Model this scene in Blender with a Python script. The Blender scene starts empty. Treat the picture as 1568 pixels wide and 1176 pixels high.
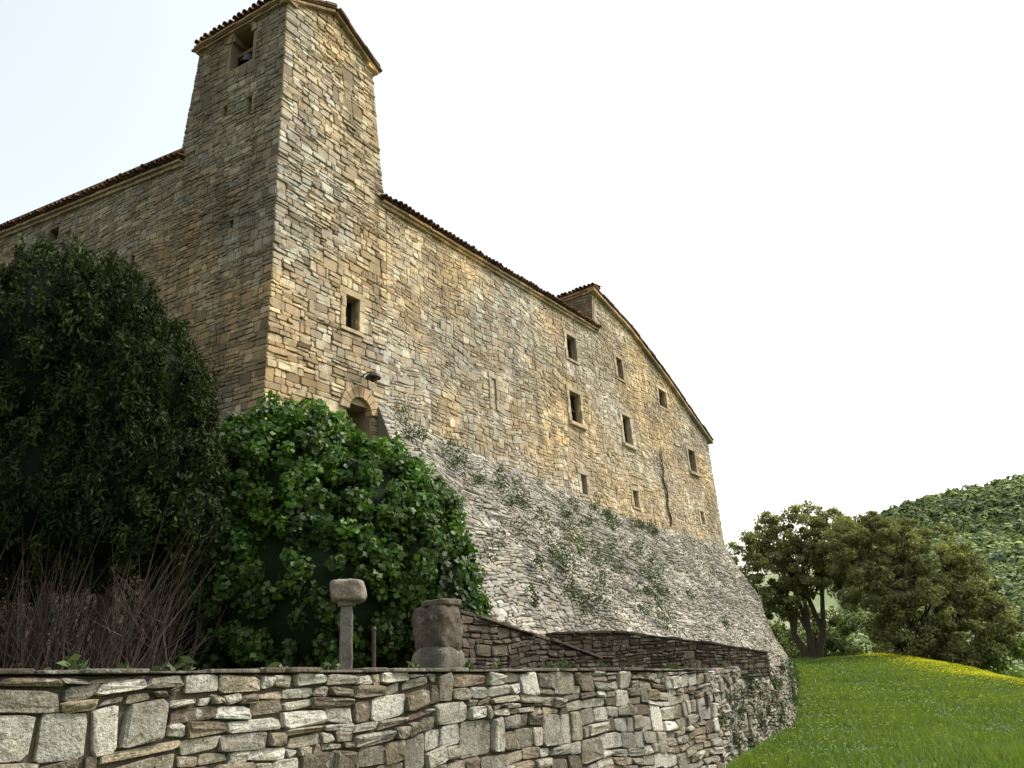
import bpy, bmesh, math, random
import numpy as np
from mathutils import Vector, Matrix, noise as mnoise
random.seed(7); np.random.seed(7)
R=random.random
def ru(a,b): return a+(b-a)*random.random()
sc=bpy.context.scene
COL=sc.collection
# ---------------------------------------------------------------- camera
f=1160.; roll=math.radians(3.906); pit=math.radians(21.17)
cam=bpy.data.cameras.new("camera"); co=bpy.data.objects.new("camera",cam); COL.objects.link(co)
cam.sensor_width=36; cam.lens=36*f/1568; cam.clip_end=5000; cam.clip_start=0.05
F_=Vector((0,math.cos(pit),math.sin(pit))); U0=Vector((0,-math.sin(pit),math.cos(pit))); R0=Vector((1,0,0))
c_,s_=math.cos(roll),math.sin(roll)
rt=R0*c_-U0*s_; up=R0*s_+U0*c_
M=Matrix.Identity(4)
for i in range(3):
    M[i][0]=rt[i]; M[i][1]=up[i]; M[i][2]=-F_[i]
M[0][3],M[1][3],M[2][3]=0,0,1.6
co.matrix_world=M; sc.camera=co
# ---------------------------------------------------------------- light
SUN_AZ=74.; SUN_EL=47.
a=math.radians(SUN_AZ); e=math.radians(SUN_EL)
sd=Vector((math.sin(a)*math.cos(e),math.cos(a)*math.cos(e),math.sin(e)))
sl=bpy.data.lights.new("sun","SUN"); sl.energy=3.4; sl.angle=math.radians(0.6); sl.color=(1,0.94,0.84)
so=bpy.data.objects.new("sun",sl); COL.objects.link(so); so.rotation_euler=sd.to_track_quat('Z','Y').to_euler(); so.location=(30,-10,60)
w=bpy.data.worlds.new("World"); sc.world=w; w.use_nodes=True
nt=w.node_tree; nt.nodes.clear()
sky=nt.nodes.new("ShaderNodeTexSky"); sky.sky_type='NISHITA'; sky.sun_disc=False
sky.sun_elevation=e; sky.sun_rotation=a; sky.air_density=2.5; sky.dust_density=3.5; sky.ozone_density=1.0
hs=nt.nodes.new("ShaderNodeHueSaturation"); hs.inputs["Saturation"].default_value=0.4; hs.inputs["Value"].default_value=1.9
bg=nt.nodes.new("ShaderNodeBackground"); bg.inputs[1].default_value=0.15
ow=nt.nodes.new("ShaderNodeOutputWorld")
nt.links.new(sky.outputs[0],hs.inputs["Color"]); nt.links.new(hs.outputs[0],bg.inputs[0]); nt.links.new(bg.outputs[0],ow.inputs[0])
sc.view_settings.view_transform='Standard'; sc.view_settings.look='None'; sc.view_settings.exposure=0
# ---------------------------------------------------------------- materials
def new_mat(name):
    m=bpy.data.materials.new(name); m.use_nodes=True; n=m.node_tree; n.nodes.clear()
    o=n.nodes.new("ShaderNodeOutputMaterial"); return m,n,o
def N(n,t,**k):
    x=n.nodes.new(t)
    for a_,b_ in k.items(): setattr(x,a_,b_)
    return x
def noise(n,vec,scale,detail=3,rough=.6,lo=.35,hi=.65):
    t=N(n,"ShaderNodeTexNoise"); t.inputs["Scale"].default_value=scale; t.inputs["Detail"].default_value=min(detail,4); t.inputs["Roughness"].default_value=rough
    n.links.new(vec,t.inputs["Vector"])
    r=N(n,"ShaderNodeMapRange"); r.inputs[1].default_value=lo; r.inputs[2].default_value=hi
    n.links.new(t.outputs[0],r.inputs[0]); return r.outputs[0]
def mix(n,fac,a_,b_,mode='MIX'):
    x=N(n,"ShaderNodeMix",data_type='RGBA',blend_type=mode)
    for s,v in ((0,fac),(6,a_),(7,b_)):
        if isinstance(v,bpy.types.NodeSocket): n.links.new(v,x.inputs[s])
        elif isinstance(v,(int,float)): x.inputs[s].default_value=v
        else: x.inputs[s].default_value=(*v,1)
    return x.outputs[2]
def scal(n,s,k):
    ml=N(n,"ShaderNodeMath",operation='MULTIPLY'); n.links.new(s,ml.inputs[0]); ml.inputs[1].default_value=k; return ml.outputs[0]
def stone_mat(name,base=None,stain=(.10,.085,.06),stain_amt=.55,bscale=25,bstr=.5,dist=.02,lichen=None,streak=True,fine=60,warm=False,blotch=0,weather=None):
    m,n,o=new_mat(name)
    g=N(n,"ShaderNodeNewGeometry"); pos=g.outputs["Position"]
    if base is None:
        at=N(n,"ShaderNodeAttribute",attribute_name="Col"); c=at.outputs["Color"]
    else: c=mix(n,0.0,base,base)
    c=mix(n,1.0,c,mix(n,noise(n,pos,fine,3,.7,.3,.7),(.62,.62,.62),(1.32,1.30,1.26)),'MULTIPLY')
    c=mix(n,1.0,c,mix(n,noise(n,pos,.4,4,.6,.35,.62),(.72,.70,.68),(1.16,1.14,1.09)),'MULTIPLY')
    if warm: c=mix(n,1.0,c,mix(n,noise(n,pos,.22,3,.55,.42,.58),(.94,1.0,1.10),(1.09,.99,.82)),'MULTIPLY')
    c=mix(n,scal(n,noise(n,pos,1.3,4,.7,.50,.70),stain_amt),c,stain)
    if streak:
        mp=N(n,"ShaderNodeMapping"); mp.inputs["Scale"].default_value=(1.6,1.6,.18); n.links.new(pos,mp.inputs["Vector"])
        c=mix(n,scal(n,noise(n,mp.outputs[0],1.0,4,.65,.50,.72),stain_amt*.85),c,stain)
    if weather: c=mix(n,scal(n,noise(n,pos,3.7,4,.75,.53,.66),.6),c,weather)
    if lichen: c=mix(n,scal(n,noise(n,pos,9,4,.75,.58,.66),.7),c,lichen)
    if blotch: c=mix(n,scal(n,noise(n,pos,17,3,.8,.54,.66),blotch),c,stain)
    b=N(n,"ShaderNodeBsdfPrincipled"); b.inputs["Roughness"].default_value=.93; b.inputs["Specular IOR Level"].default_value=.15
    n.links.new(c,b.inputs["Base Color"])
    t=N(n,"ShaderNodeTexNoise"); t.inputs["Scale"].default_value=bscale; t.inputs["Detail"].default_value=3; t.inputs["Roughness"].default_value=.7; n.links.new(pos,t.inputs["Vector"])
    bu=N(n,"ShaderNodeBump"); bu.inputs["Strength"].default_value=bstr; bu.inputs["Distance"].default_value=dist; n.links.new(t.outputs[0],bu.inputs["Height"])
    n.links.new(bu.outputs[0],b.inputs["Normal"]); n.links.new(b.outputs[0],o.inputs[0]); return m
def leaf_mat(name,trans=.35,rough=.5,spec=.35):
    m,n,o=new_mat(name)
    at=N(n,"ShaderNodeAttribute",attribute_name="Col")
    b=N(n,"ShaderNodeBsdfPrincipled"); b.inputs["Roughness"].default_value=rough; b.inputs["Specular IOR Level"].default_value=spec
    n.links.new(at.outputs["Color"],b.inputs["Base Color"])
    t=N(n,"ShaderNodeBsdfTranslucent"); c2=mix(n,1.0,at.outputs["Color"],(1.3,1.5,.6),'MULTIPLY'); n.links.new(c2,t.inputs[0])
    mx=N(n,"ShaderNodeMixShader"); mx.inputs[0].default_value=trans
    n.links.new(b.outputs[0],mx.inputs[1]); n.links.new(t.outputs[0],mx.inputs[2]); n.links.new(mx.outputs[0],o.inputs[0]); return m
def plain_mat(name,col,rough=.7,var=.25,scale=12,metal=0,spec=.3):
    m,n,o=new_mat(name); g=N(n,"ShaderNodeNewGeometry")
    f1=noise(n,g.outputs["Position"],scale,4,.65,.3,.7)
    c=mix(n,f1,tuple(x*(1-var) for x in col),tuple(x*(1+var) for x in col))
    b=N(n,"ShaderNodeBsdfPrincipled"); b.inputs["Roughness"].default_value=rough; b.inputs["Metallic"].default_value=metal; b.inputs["Specular IOR Level"].default_value=spec
    n.links.new(c,b.inputs["Base Color"]); n.links.new(b.outputs[0],o.inputs[0]); return m
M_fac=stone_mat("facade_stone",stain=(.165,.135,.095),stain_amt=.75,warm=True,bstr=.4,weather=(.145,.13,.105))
M_left=stone_mat("shaded_stone",stain=(.085,.07,.048),stain_amt=.75,warm=True,weather=(.08,.072,.058))  # darker copy of the facade stone, shade of the unlit sides painted in
M_scarp=stone_mat("scarp_stone",stain=(.13,.127,.11),stain_amt=.75,fine=40,bstr=.4,weather=(.13,.13,.115))
M_wall=stone_mat("garden_wall_stone",stain=(.05,.044,.034),stain_amt=.75,bscale=38,bstr=.9,dist=.02,lichen=(.36,.36,.33),fine=45,blotch=.65)
M_dark=stone_mat("parapet_stone",stain=(.035,.03,.026),stain_amt=.75,bscale=30,lichen=(.2,.19,.17),blotch=.4)
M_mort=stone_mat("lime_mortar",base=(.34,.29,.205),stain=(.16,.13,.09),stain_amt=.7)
M_mortl=stone_mat("shaded_mortar",base=(.15,.12,.088),stain_amt=.5)  # darker mortar copy, shade of the unlit sides painted in
M_mortd=stone_mat("dark_joint",base=(.09,.077,.058),stain=(.05,.042,.03),stain_amt=.7)
M_morts=stone_mat("scarp_joint",base=(.18,.172,.145),stain_amt=.5)
M_tile=stone_mat("clay_tile",stain=(.05,.04,.03),stain_amt=.7,streak=False)
M_glass=plain_mat("window_glass",(.010,.011,.012),.3,.2,3,0,.15)
M_wood=plain_mat("weathered_wood",(.09,.055,.032),.8,.35,20)
M_iron=plain_mat("rusty_iron",(.05,.035,.03),.7,.3,30,.4)
M_bronze=plain_mat("bronze_bell",(.07,.09,.085),.5,.3,15,.7)
M_leaf=leaf_mat("leaves"); M_leafd=leaf_mat("dry_foliage",.15,.7,.1)
M_bark=plain_mat("bark",(.07,.055,.042),.95,.4,14)
# ---------------------------------------------------------------- helpers
def empty(name,loc=(0,0,0)):
    o=bpy.data.objects.new(name,None); COL.objects.link(o); o.empty_display_size=.5; return o
def mk(name,V,Fc,mat,cols=None,parent=None,smooth=False):
    me=bpy.data.meshes.new(name); me.from_pydata([tuple(v) for v in V] if not isinstance(V,np.ndarray) else V.tolist(),[],Fc if not isinstance(Fc,np.ndarray) else Fc.tolist())
    if cols is not None:
        at=me.color_attributes.new("Col",'FLOAT_COLOR','POINT')
        arr=np.ones((len(me.vertices),4),dtype=np.float32); arr[:,:3]=np.array(cols,dtype=np.float32)
        at.data.foreach_set("color",arr.ravel())
    me.materials.append(mat)
    if smooth: me.polygons.foreach_set("use_smooth",[True]*len(me.polygons))
    me.update()
    o=bpy.data.objects.new(name,me); COL.objects.link(o)
    if parent: o.parent=parent
    return o
class MB:
    def __init__(s): s.V=[];s.F=[];s.C=[]
    def make(s,name,mat,parent=None,smooth=False): return mk(name,s.V,s.F,mat,s.C,parent,smooth)
    def box(s,o,ax,ay,az,c,bev=.012,jit=0):
        o=Vector(o);ax=Vector(ax);ay=Vector(ay);az=Vector(az); b=len(s.V)
        la,lb,lc=ax.length,ay.length,az.length
        for k,(sz,ins) in enumerate(((-1,0),(1-bev/max(lc,.001),0),(1,bev))):
            for sx,sy in ((-1,-1),(1,-1),(1,1),(-1,1)):
                s.V.append(o+ax*sx*(1-ins/la)+ay*sy*(1-ins/lb)+az*sz+Vector((ru(-jit,jit),ru(-jit,jit),ru(-jit,jit)))); s.C.append(c)
        for r_ in range(2):
            for i in range(4):
                j=(i+1)%4; s.F.append((b+r_*4+i,b+r_*4+j,b+r_*4+4+j,b+r_*4+4+i))
        s.F.append((b+8,b+9,b+10,b+11)); s.F.append((b+3,b+2,b+1,b))
    def rough(s,o,ax,ay,az,c,amp=.03,freq=6,rnd=5.,seed=0.,sub=7):
        o=Vector(o);ax=Vector(ax);ay=Vector(ay);az=Vector(az)
        bm=bmesh.new(); bmesh.ops.create_cube(bm,size=2); bmesh.ops.subdivide_edges(bm,edges=bm.edges,cuts=sub,use_grid_fill=True); b=len(s.V)
        for v in bm.verts:
            q=v.co.copy(); nr=(abs(q.x)**rnd+abs(q.y)**rnd+abs(q.z)**rnd)**(1/rnd); q=q/nr
            p=ax*q.x+ay*q.y+az*q.z; dn=p.normalized()
            k=mnoise.noise((o+p)*freq+Vector((seed,0,0)))+.5*mnoise.noise((o+p)*freq*2.7+Vector((seed,3,0)))
            s.V.append(o+p+dn*k*amp); t=1+.35*mnoise.noise((o+p)*9); s.C.append((c[0]*t,c[1]*t,c[2]*t))
        for f_ in bm.faces: s.F.append(tuple(b+v.index for v in f_.verts))
        bm.free()
def pick(pal,vr=(.80,1.18)):
    c=random.choice(pal); k=ru(*vr); h=ru(-.03,.03)
    return (c[0]*k*(1+h),c[1]*k,c[2]*k*(1-h))
def masonry(mb,P,Nf,u0,u1,lo,hi,rowh,slen,pal,openings=(),depth=(.012,.04),gap=.008,jit=.012,fine=False,wob=.05,base=-.03,big=.2,three=.25):
    vmin=min(lo(u0+(u1-u0)*i/40) for i in range(41)); vmax=max(hi(u0+(u1-u0)*i/40) for i in range(41))
    ph=[ru(0,6.28) for _ in range(4)]
    def wb(u,v): return wob*(math.sin(u*.9+ph[0]+v*.7)+.6*math.sin(u*2.3+ph[1]-v*1.3)+.3*math.sin(u*5.1+ph[2]+v*2.1))
    def stone(q,e1,e2,sp):
        g=gap; q2=[]
        for (x,y) in q:
            yy=y+wb(x,y); yy=min(max(yy,lo(x)),hi(x)); q2.append([x,yy])
        if (q2[3][1]-q2[0][1])<.035 or (q2[2][1]-q2[1][1])<.02: 
            if (q2[3][1]-q2[0][1])<.035 and (q2[2][1]-q2[1][1])<.035: return
        gu=g/max(sp,.08)
        q2[0][0]+=gu;q2[3][0]+=gu;q2[1][0]-=gu;q2[2][0]-=gu
        q2[0][1]+=g;q2[1][1]+=g;q2[3][1]-=g;q2[2][1]-=g
        for k in range(4):
            if not((e1 and k in(0,3)) or (e2 and k in(1,2))): q2[k][0]+=ru(-jit,jit)*1.6/max(sp,.08)
            q2[k][1]+=ru(-jit,jit)
        cx=sum(a_[0] for a_ in q2)/4; cy=sum(a_[1] for a_ in q2)/4
        ring=[]
        for k in range(4):
            A=q2[k];B=q2[(k+1)%4]
            c1=ru(.03,.22); ring.append((A[0]+(B[0]-A[0])*c1,A[1]+(B[1]-A[1])*c1))
            c1=1-ru(.03,.22); ring.append((A[0]+(B[0]-A[0])*c1,A[1]+(B[1]-A[1])*c1))
        dp=ru(*depth); nn=Nf(cx,cy); b=len(mb.V); col=pick(pal)
        Ls=(q[1][0]-q[0][0])*sp; Hs=q[3][1]-q[0][1]
        e_=min(.2*Hs,.015)
        levels=[(0.0,base),(0.0,dp*.55),(e_,dp)] if not fine else [(0.0,base),(.003,dp*.55),(e_*.5,dp*.9),(e_*1.8,dp)]
        tx=ru(-.25,.25)*dp; ty=ru(-.3,.3)*dp
        for ins,off in levels:
            for (x,y) in ring:
                fx=1-min(.6,ins*2/max(Ls,.03)); fy=1-min(.6,ins*2/max(Hs,.03))
                p=P(cx+(x-cx)*fx,cy+(y-cy)*fy)
                o_=off if off<0 else off+tx*(1 if x>cx else -1)+ty*(1 if y>cy else -1)
                if fine and off>0: o_+=ru(-.2,.2)*dp
                mb.V.append((p[0]+nn[0]*o_,p[1]+nn[1]*o_,p[2]+nn[2]*o_)); mb.C.append(col)
        nl=len(levels)
        for l_ in range(nl-1):
            for k in range(8):
                j=(k+1)%8; mb.F.append((b+l_*8+k,b+l_*8+j,b+l_*8+8+j,b+l_*8+8+k))
        if fine:
            p=P(cx+(q2[1][0]-q2[0][0])*ru(-.2,.2),cy); o_=dp*ru(.85,1.3); mb.V.append((p[0]+nn[0]*o_,p[1]+nn[1]*o_,p[2]+nn[2]*o_)); mb.C.append(col)
            for k in range(8): mb.F.append((b+(nl-1)*8+k,b+(nl-1)*8+(k+1)%8,b+nl*8))
        else: mb.F.append(tuple(b+(nl-1)*8+k for k in range(8)))
    v=vmin-.15
    while v<vmax+.3:
        h=ru(rowh[0],rowh[1])*2
        blocks=sorted([(o[0],o[1]) for o in openings if v+h>o[2]+.02 and v<o[3]-.02])
        segs=[];cu=u0
        for a_,b_ in blocks:
            if a_>cu: segs.append((cu,min(a_,u1),False))
            segs.append((max(cu,a_),b_,True)); cu=max(cu,b_)
        if cu<u1: segs.append((cu,u1,False))
        for sa,sb,isop in segs:
            if isop:
                for va,vb in [(v,min(v+h,min(o[2] for o in openings if abs(o[1]-sb)<1e-6 and v+h>o[2]+.02 and v<o[3]-.02))),
                              (max(v,max(o[3] for o in openings if abs(o[1]-sb)<1e-6 and v+h>o[2]+.02 and v<o[3]-.02)),v+h)]:
                    if vb-va>.05:
                        sp=math.dist(P(sa,va),P(sa+.05,va))/.05; u=sa
                        while u<sb-1e-4:
                            ue=u+ru(*slen)/max(sp,.08)
                            if sb-ue<slen[0]*.6/max(sp,.08): ue=sb
                            stone([(u,va),(ue,va),(ue,vb),(u,vb)],True,True,sp); u=ue
                continue
            u=sa
            while u<sb-1e-4:
                sp=math.dist(P(u,v+h/2),P(u+.05,v+h/2))/.05; s_1=max(sp,.08)
                r=R()
                one=r<big
                L=(ru(slen[0]*1.3,slen[1]*1.1) if one else ru(slen[0]*2,slen[1]*2.6))/s_1
                if sb-(u+L)<slen[0]*.8/s_1: L=sb-u
                ue=u+L
                if one and L*s_1<slen[1]*1.6: cuts=[0,1]
                elif R()<three: 
                    a1=ru(.25,.42);a2=ru(.58,.75); cuts=[0,a1,a2,1]
                else: cuts=[0,ru(.3,.7),1]
                for c0,c1 in zip(cuts,cuts[1:]):
                    va,vb=v+h*c0,v+h*c1; x=u
                    while x<ue-1e-4:
                        xe=x+ru(*slen)*(.6+ (c1-c0)*.9)/s_1
                        if ue-xe<slen[0]*.7/s_1: xe=ue
                        stone([(x,va),(xe,va),(xe,vb),(x,vb)],x<=sa+1e-4,xe>=sb-1e-4,sp); x=xe
                u=ue
        v+=h
def prism(name,poly3,off,mat,parent=None):
    n=len(poly3); V=[Vector(p) for p in poly3]+[Vector(p)+Vector(off) for p in poly3]
    Fc=[tuple(range(n)),tuple(range(2*n-1,n-1,-1))]+[(i,i+n,(i+1)%n+n,(i+1)%n) for i in range(n)]
    o=mk(name,V,Fc,mat,None,parent)
    bm=bmesh.new(); bm.from_mesh(o.data); bmesh.ops.recalc_face_normals(bm,faces=bm.faces); bm.to_mesh(o.data); bm.free(); return o
def cutbool(o,boxes):
    for c,ax,ay,az in boxes:
        V=[]
        for sx in(-1,1):
            for sy in(-1,1):
                for sz in(-1,1): V.append(Vector(c)+Vector(ax)*sx+Vector(ay)*sy+Vector(az)*sz)
        Fc=[(0,1,3,2),(4,6,7,5),(0,4,5,1),(2,3,7,6),(0,2,6,4),(1,5,7,3)]
        t=mk("cutter",V,Fc,M_mort); bm=bmesh.new(); bm.from_mesh(t.data); bmesh.ops.recalc_face_normals(bm,faces=bm.faces); bm.to_mesh(t.data); bm.free()
        m=o.modifiers.new("b",'BOOLEAN'); m.operation='DIFFERENCE'; m.solver='EXACT'; m.object=t
        dg=bpy.context.evaluated_depsgraph_get(); me=bpy.data.meshes.new_from_object(o.evaluated_get(dg)); o.modifiers.clear(); o.data=me
        bpy.data.objects.remove(t)
def tube(mb,pts,rad,c,seg=8):
    pts=[Vector(p) for p in pts]; b=len(mb.V)
    for i,p in enumerate(pts):
        d_=(pts[min(i+1,len(pts)-1)]-pts[max(i-1,0)]).normalized()
        a_=d_.cross(Vector((0.3,0.9,.2))).normalized(); b_=d_.cross(a_)
        for k in range(seg):
            t=2*math.pi*k/seg; mb.V.append(p+(a_*math.cos(t)+b_*math.sin(t))*rad[i]); mb.C.append(c)
    for i in range(len(pts)-1):
        for k in range(seg): mb.F.append((b+i*seg+k,b+i*seg+(k+1)%seg,b+(i+1)*seg+(k+1)%seg,b+(i+1)*seg+k))
    mb.F.append(tuple(b+(len(pts)-1)*seg+k for k in range(seg)))
# ---------------------------------------------------------------- house frame
P0=Vector((-5.64,16.0,0))
az=math.radians(33.5)
d=Vector((math.sin(az),math.cos(az),0)); n=Vector((math.cos(az),-math.sin(az),0))
al=math.radians(27); l=Vector((-math.cos(al),math.sin(al),0)); nl=Vector((-math.sin(al),-math.cos(al),0))
Z=Vector((0,0,1))
def FP(t,z,w=0): 
    p=P0+d*t+n*w; return (p.x,p.y,z)
def LP(s,z,w=0):
    p=P0+l*s+nl*w; return (p.x,p.y,z)
nF=lambda u,v:tuple(n); nL=lambda u,v:tuple(nl)
pal_f=[(.44,.38,.275),(.40,.34,.25),(.49,.435,.335),(.35,.295,.215),(.44,.36,.245),(.55,.51,.42),(.40,.36,.295),(.30,.245,.175),(.48,.42,.31),(.42,.33,.23),(.51,.46,.365),(.45,.42,.36),(.42,.345,.28)]
pal_t=pal_f+[(.60,.56,.47),(.55,.49,.37),(.25,.20,.14),(.36,.28,.19)]
pal_l=[(.225,.185,.135),(.20,.165,.125),(.26,.22,.165),(.17,.14,.105),(.25,.19,.13),(.22,.195,.16),(.29,.26,.21)]  # shade of walls turned from the sun painted into these darker tones
pal_s=[(.32,.305,.27),(.36,.345,.31),(.28,.27,.245),(.42,.41,.38),(.33,.30,.245),(.24,.23,.205),(.37,.355,.32)]
house=empty("stone_farmhouse"); tower=empty("bell_tower")
def lerp_pts(pts):
    def g(x):
        if x<=pts[0][0]: return pts[0][1]
        for (a_,b_),(c2,d2) in zip(pts,pts[1:]):
            if x<=c2: return b_+(d2-b_)*(x-a_)/(c2-a_)
        return pts[-1][1]
    return g
T_END=29.4
verge=lerp_pts([(17.2,17.55),(20.6,16.85),(24.6,15.35),(27.6,13.95),(29.4,13.2)])
ftop=lambda t: 15.0+(t-4)*.035 if t<17.2 else verge(t)
stop=lerp_pts([(4.0,8.7),(5.8,8.35),(9.8,8.0),(14.8,7.55),(20.6,7.4),(29.4,7.35)])
W=[(14.75,13.95,.75,1.05,'wood'),(14.6,11.3,.85,1.3,'big'),(14.65,8.25,.42,.75,'slit'),(19.1,14.35,.55,1.0,'slit'),(19.1,11.4,.8,1.35,'big'),
   (19.1,8.35,.45,.7,'slit'),(23.7,14.1,.95,.9,'arch'),(26.5,11.4,.85,1.2,'big'),(26.7,8.5,.5,.65,'slit')]
openF=[(t-w_/2-.16,t+w_/2+.16,z-h/2-.14,z+h/2+.2) for t,z,w_,h,k in W]
openF.append((8.8,9.3,9.86,11.12))
holes=[(11.2,12.6),(17.0,12.9),(12.4,9.6),(21.6,13.2),(6.4,13.3),(16.9,9.8),(24.0,10.1)]
openF+=[(t,t+.12,z,z+.13) for t,z in holes]
mb=MB()
masonry(mb,FP,nF,4.0,T_END,lambda t:stop(t)-.5,ftop,(.10,.17),(.13,.38),pal_f,openF,depth=(.0,.032),wob=.07,jit=.016,gap=.006)
mb.make("facade_stones",M_fac,house)
pts=[(3.5,0),(T_END,0)]+[(t,ftop(t)) for t in (29.4,27.6,24.6,20.6,17.2001)]+[(17.2,ftop(17.19)),(3.5,ftop(3.5))]
slab=prism("facade_wall",[FP(t,z,-.008) for t,z in pts],-n*.8,M_mort,house)
cutbool(slab,[(FP(t,z,0),d*w_/2,n*.3,Z*h/2) for t,z,w_,h,k in W]+[(FP(t+.06,z+.065,0),d*.06,n*.3,Z*.065) for t,z in holes])
sr=MB(); gl=MB(); wd=MB()
def block(mb,PF,nv,dv,u0,u1,z0,z1,dep,c,back=-.1):
    cz=Vector(PF((u0+u1)/2,(z0+z1)/2,(dep+back)/2)); mb.box(cz,dv*(u1-u0)/2,Z*(z1-z0)/2,nv*(dep-back)/2,c,.01,.008)
def window(PF,nv,dv,t,z,w_,h,k,sr=sr,gl=gl,wd=wd,pal=None,dep=.045):
    pc=pal or [(.46,.41,.32),(.50,.45,.36),(.40,.35,.27),(.44,.38,.28)]
    g=.006; j=.15
    z0,z1=z-h/2,z+h/2
    block(sr,PF,nv,dv,t-w_/2-j-.08,t+w_/2+j+.06,z1+g,z1+.2,dep,pick(pc))
    sd_=.11 if k!='big' else .14
    block(sr,PF,nv,dv,t-w_/2-j-(.06 if k=='big' else 0),t+w_/2+j+(.06 if k=='big' else 0),z0-sd_,z0-g,dep+(.1 if k=='big' else .0),pick(pc))
    for sgn in(-1,1):
        zz=z0; 
        while zz<z1-.02:
            ze=min(zz+ru(.22,.4),z1)
            if z1-ze<.12: ze=z1
            e_=j+(ru(-.0,.08))
            a_,b_=(t-w_/2-e_,t-w_/2) if sgn<0 else (t+w_/2,t+w_/2+e_)
            block(sr,PF,nv,dv,a_,b_,zz+g/2,ze-g/2,dep+ru(-.012,.012),pick(pc)); zz=ze
    def q(mb_,a_,b_,c2,d2,off,col):
        b=len(mb_.V)
        for x,y in((a_,c2),(b_,c2),(b_,d2),(a_,d2)): mb_.V.append(PF(x,y,off)); mb_.C.append(col)
        mb_.F.append((b,b+1,b+2,b+3))
    q(gl,t-w_/2,t+w_/2,z0,z1,-.27,(.02,.02,.02))
    if k in('big','wood'):
        fw=.06
        for a_,b_,c2,d2 in ((t-w_/2,t-w_/2+fw,z0,z1),(t+w_/2-fw,t+w_/2,z0,z1),(t-.03,t+.03,z0,z1),(t-w_/2+fw,t-.03,z1-fw,z1),(t+.03,t+w_/2-fw,z1-fw,z1),(t-w_/2+fw,t-.03,z0,z0+fw),(t+.03,t+w_/2-fw,z0,z0+fw),(t-w_/2+fw,t-.03,z-.02,z+.02),(t+.03,t+w_/2-fw,z-.02,z+.02)):
            block(wd,PF,nv,dv,a_,b_,c2,d2,-.2,(.1,.07,.05),-.25)
for t,z,w_,h,k in W: window(FP,n,d,t,z,w_,h,k)
for i in range(4): block(sr,FP,n,d,8.94,9.16,9.87+i*.26,10.12+i*.26-.01,.0,pick([(.5,.43,.28)]))
for sgn in(-1,1):
    a_,b_=(8.80,8.93) if sgn<0 else (9.17,9.3)
    for i in range(3): block(sr,FP,n,d,a_,b_,9.87+i*.36,10.22+i*.36,.05,pick(pal_f))
block(sr,FP,n,d,8.8,9.3,10.96,11.12,.05,pick(pal_f))
cr=MB(); pts_=[FP(22.4+.12*math.sin(i*1.7)+ru(-.05,.05),7.6+i*.33,.06) for i in range(12)]  # added dark tubes stand in for a jagged quoin joint
tube(cr,pts_,[.05-.003*i for i in range(12)],(.05,.045,.04),5)
for i in range(1,11):
    p=Vector(pts_[i]); tube(cr,[p,p+d*ru(-.3,.3)+Z*ru(.1,.3),p+d*ru(-.45,.45)+Z*ru(.25,.5)],[.025,.018,.01],(.05,.045,.04),4)
cr.make("quoin_joint_line",M_bark,house)
# -------- left (nave) wall
ltop=lambda s:16.05+(s-4)*.085 -.25
openL=[(9.35,9.9,15.35,15.9)]
mb=MB()
opl=openL+[(5.34,5.5,12.86,13.46)]
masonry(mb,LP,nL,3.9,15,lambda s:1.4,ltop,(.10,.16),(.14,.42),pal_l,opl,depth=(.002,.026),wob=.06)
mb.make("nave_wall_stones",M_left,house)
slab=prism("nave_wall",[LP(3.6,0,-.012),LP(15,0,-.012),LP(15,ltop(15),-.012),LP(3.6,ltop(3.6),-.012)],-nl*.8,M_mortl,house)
cutbool(slab,[(LP(9.62,15.62,0),l*.25,nl*.3,Z*.25),(LP(5.42,13.16,0),l*.07,nl*.5,Z*.29)])
E0=Vector(FP(T_END,0,-.02)); 
backd=-n
end=prism("end_wall",[E0+Z*0,E0+backd*12,E0+backd*12+Z*13.1,E0+Z*13.1],-d*.6,M_mort,house)
bk=prism("back_wall",[LP(14.9,0,-.5),tuple(E0+backd*12),tuple(E0+backd*12+Z*13.1),LP(14.9,15.5,-.5)],d*.05,M_mort,house)
S0=Vector(FP(17.2,0,0))
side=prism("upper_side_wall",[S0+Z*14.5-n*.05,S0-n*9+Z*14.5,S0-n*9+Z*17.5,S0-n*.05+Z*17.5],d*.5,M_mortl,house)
mb=MB()
def SPt(u,z,w=0):
    p=S0-n*u-d*w; return (p.x,p.y,z)
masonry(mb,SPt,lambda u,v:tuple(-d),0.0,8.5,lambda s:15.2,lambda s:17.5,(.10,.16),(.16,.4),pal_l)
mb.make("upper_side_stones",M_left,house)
def EW(u,z,w=0):
    p=P0+d*T_END-n*u+d*w; return (p.x,p.y,z)
mb=MB(); masonry(mb,EW,lambda u,v:tuple(d),0,11.8,lambda s:6.8,lambda s:13.05,(.12,.18),(.2,.5),pal_f)
mb.make("end_wall_stones",M_fac,house)
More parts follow.
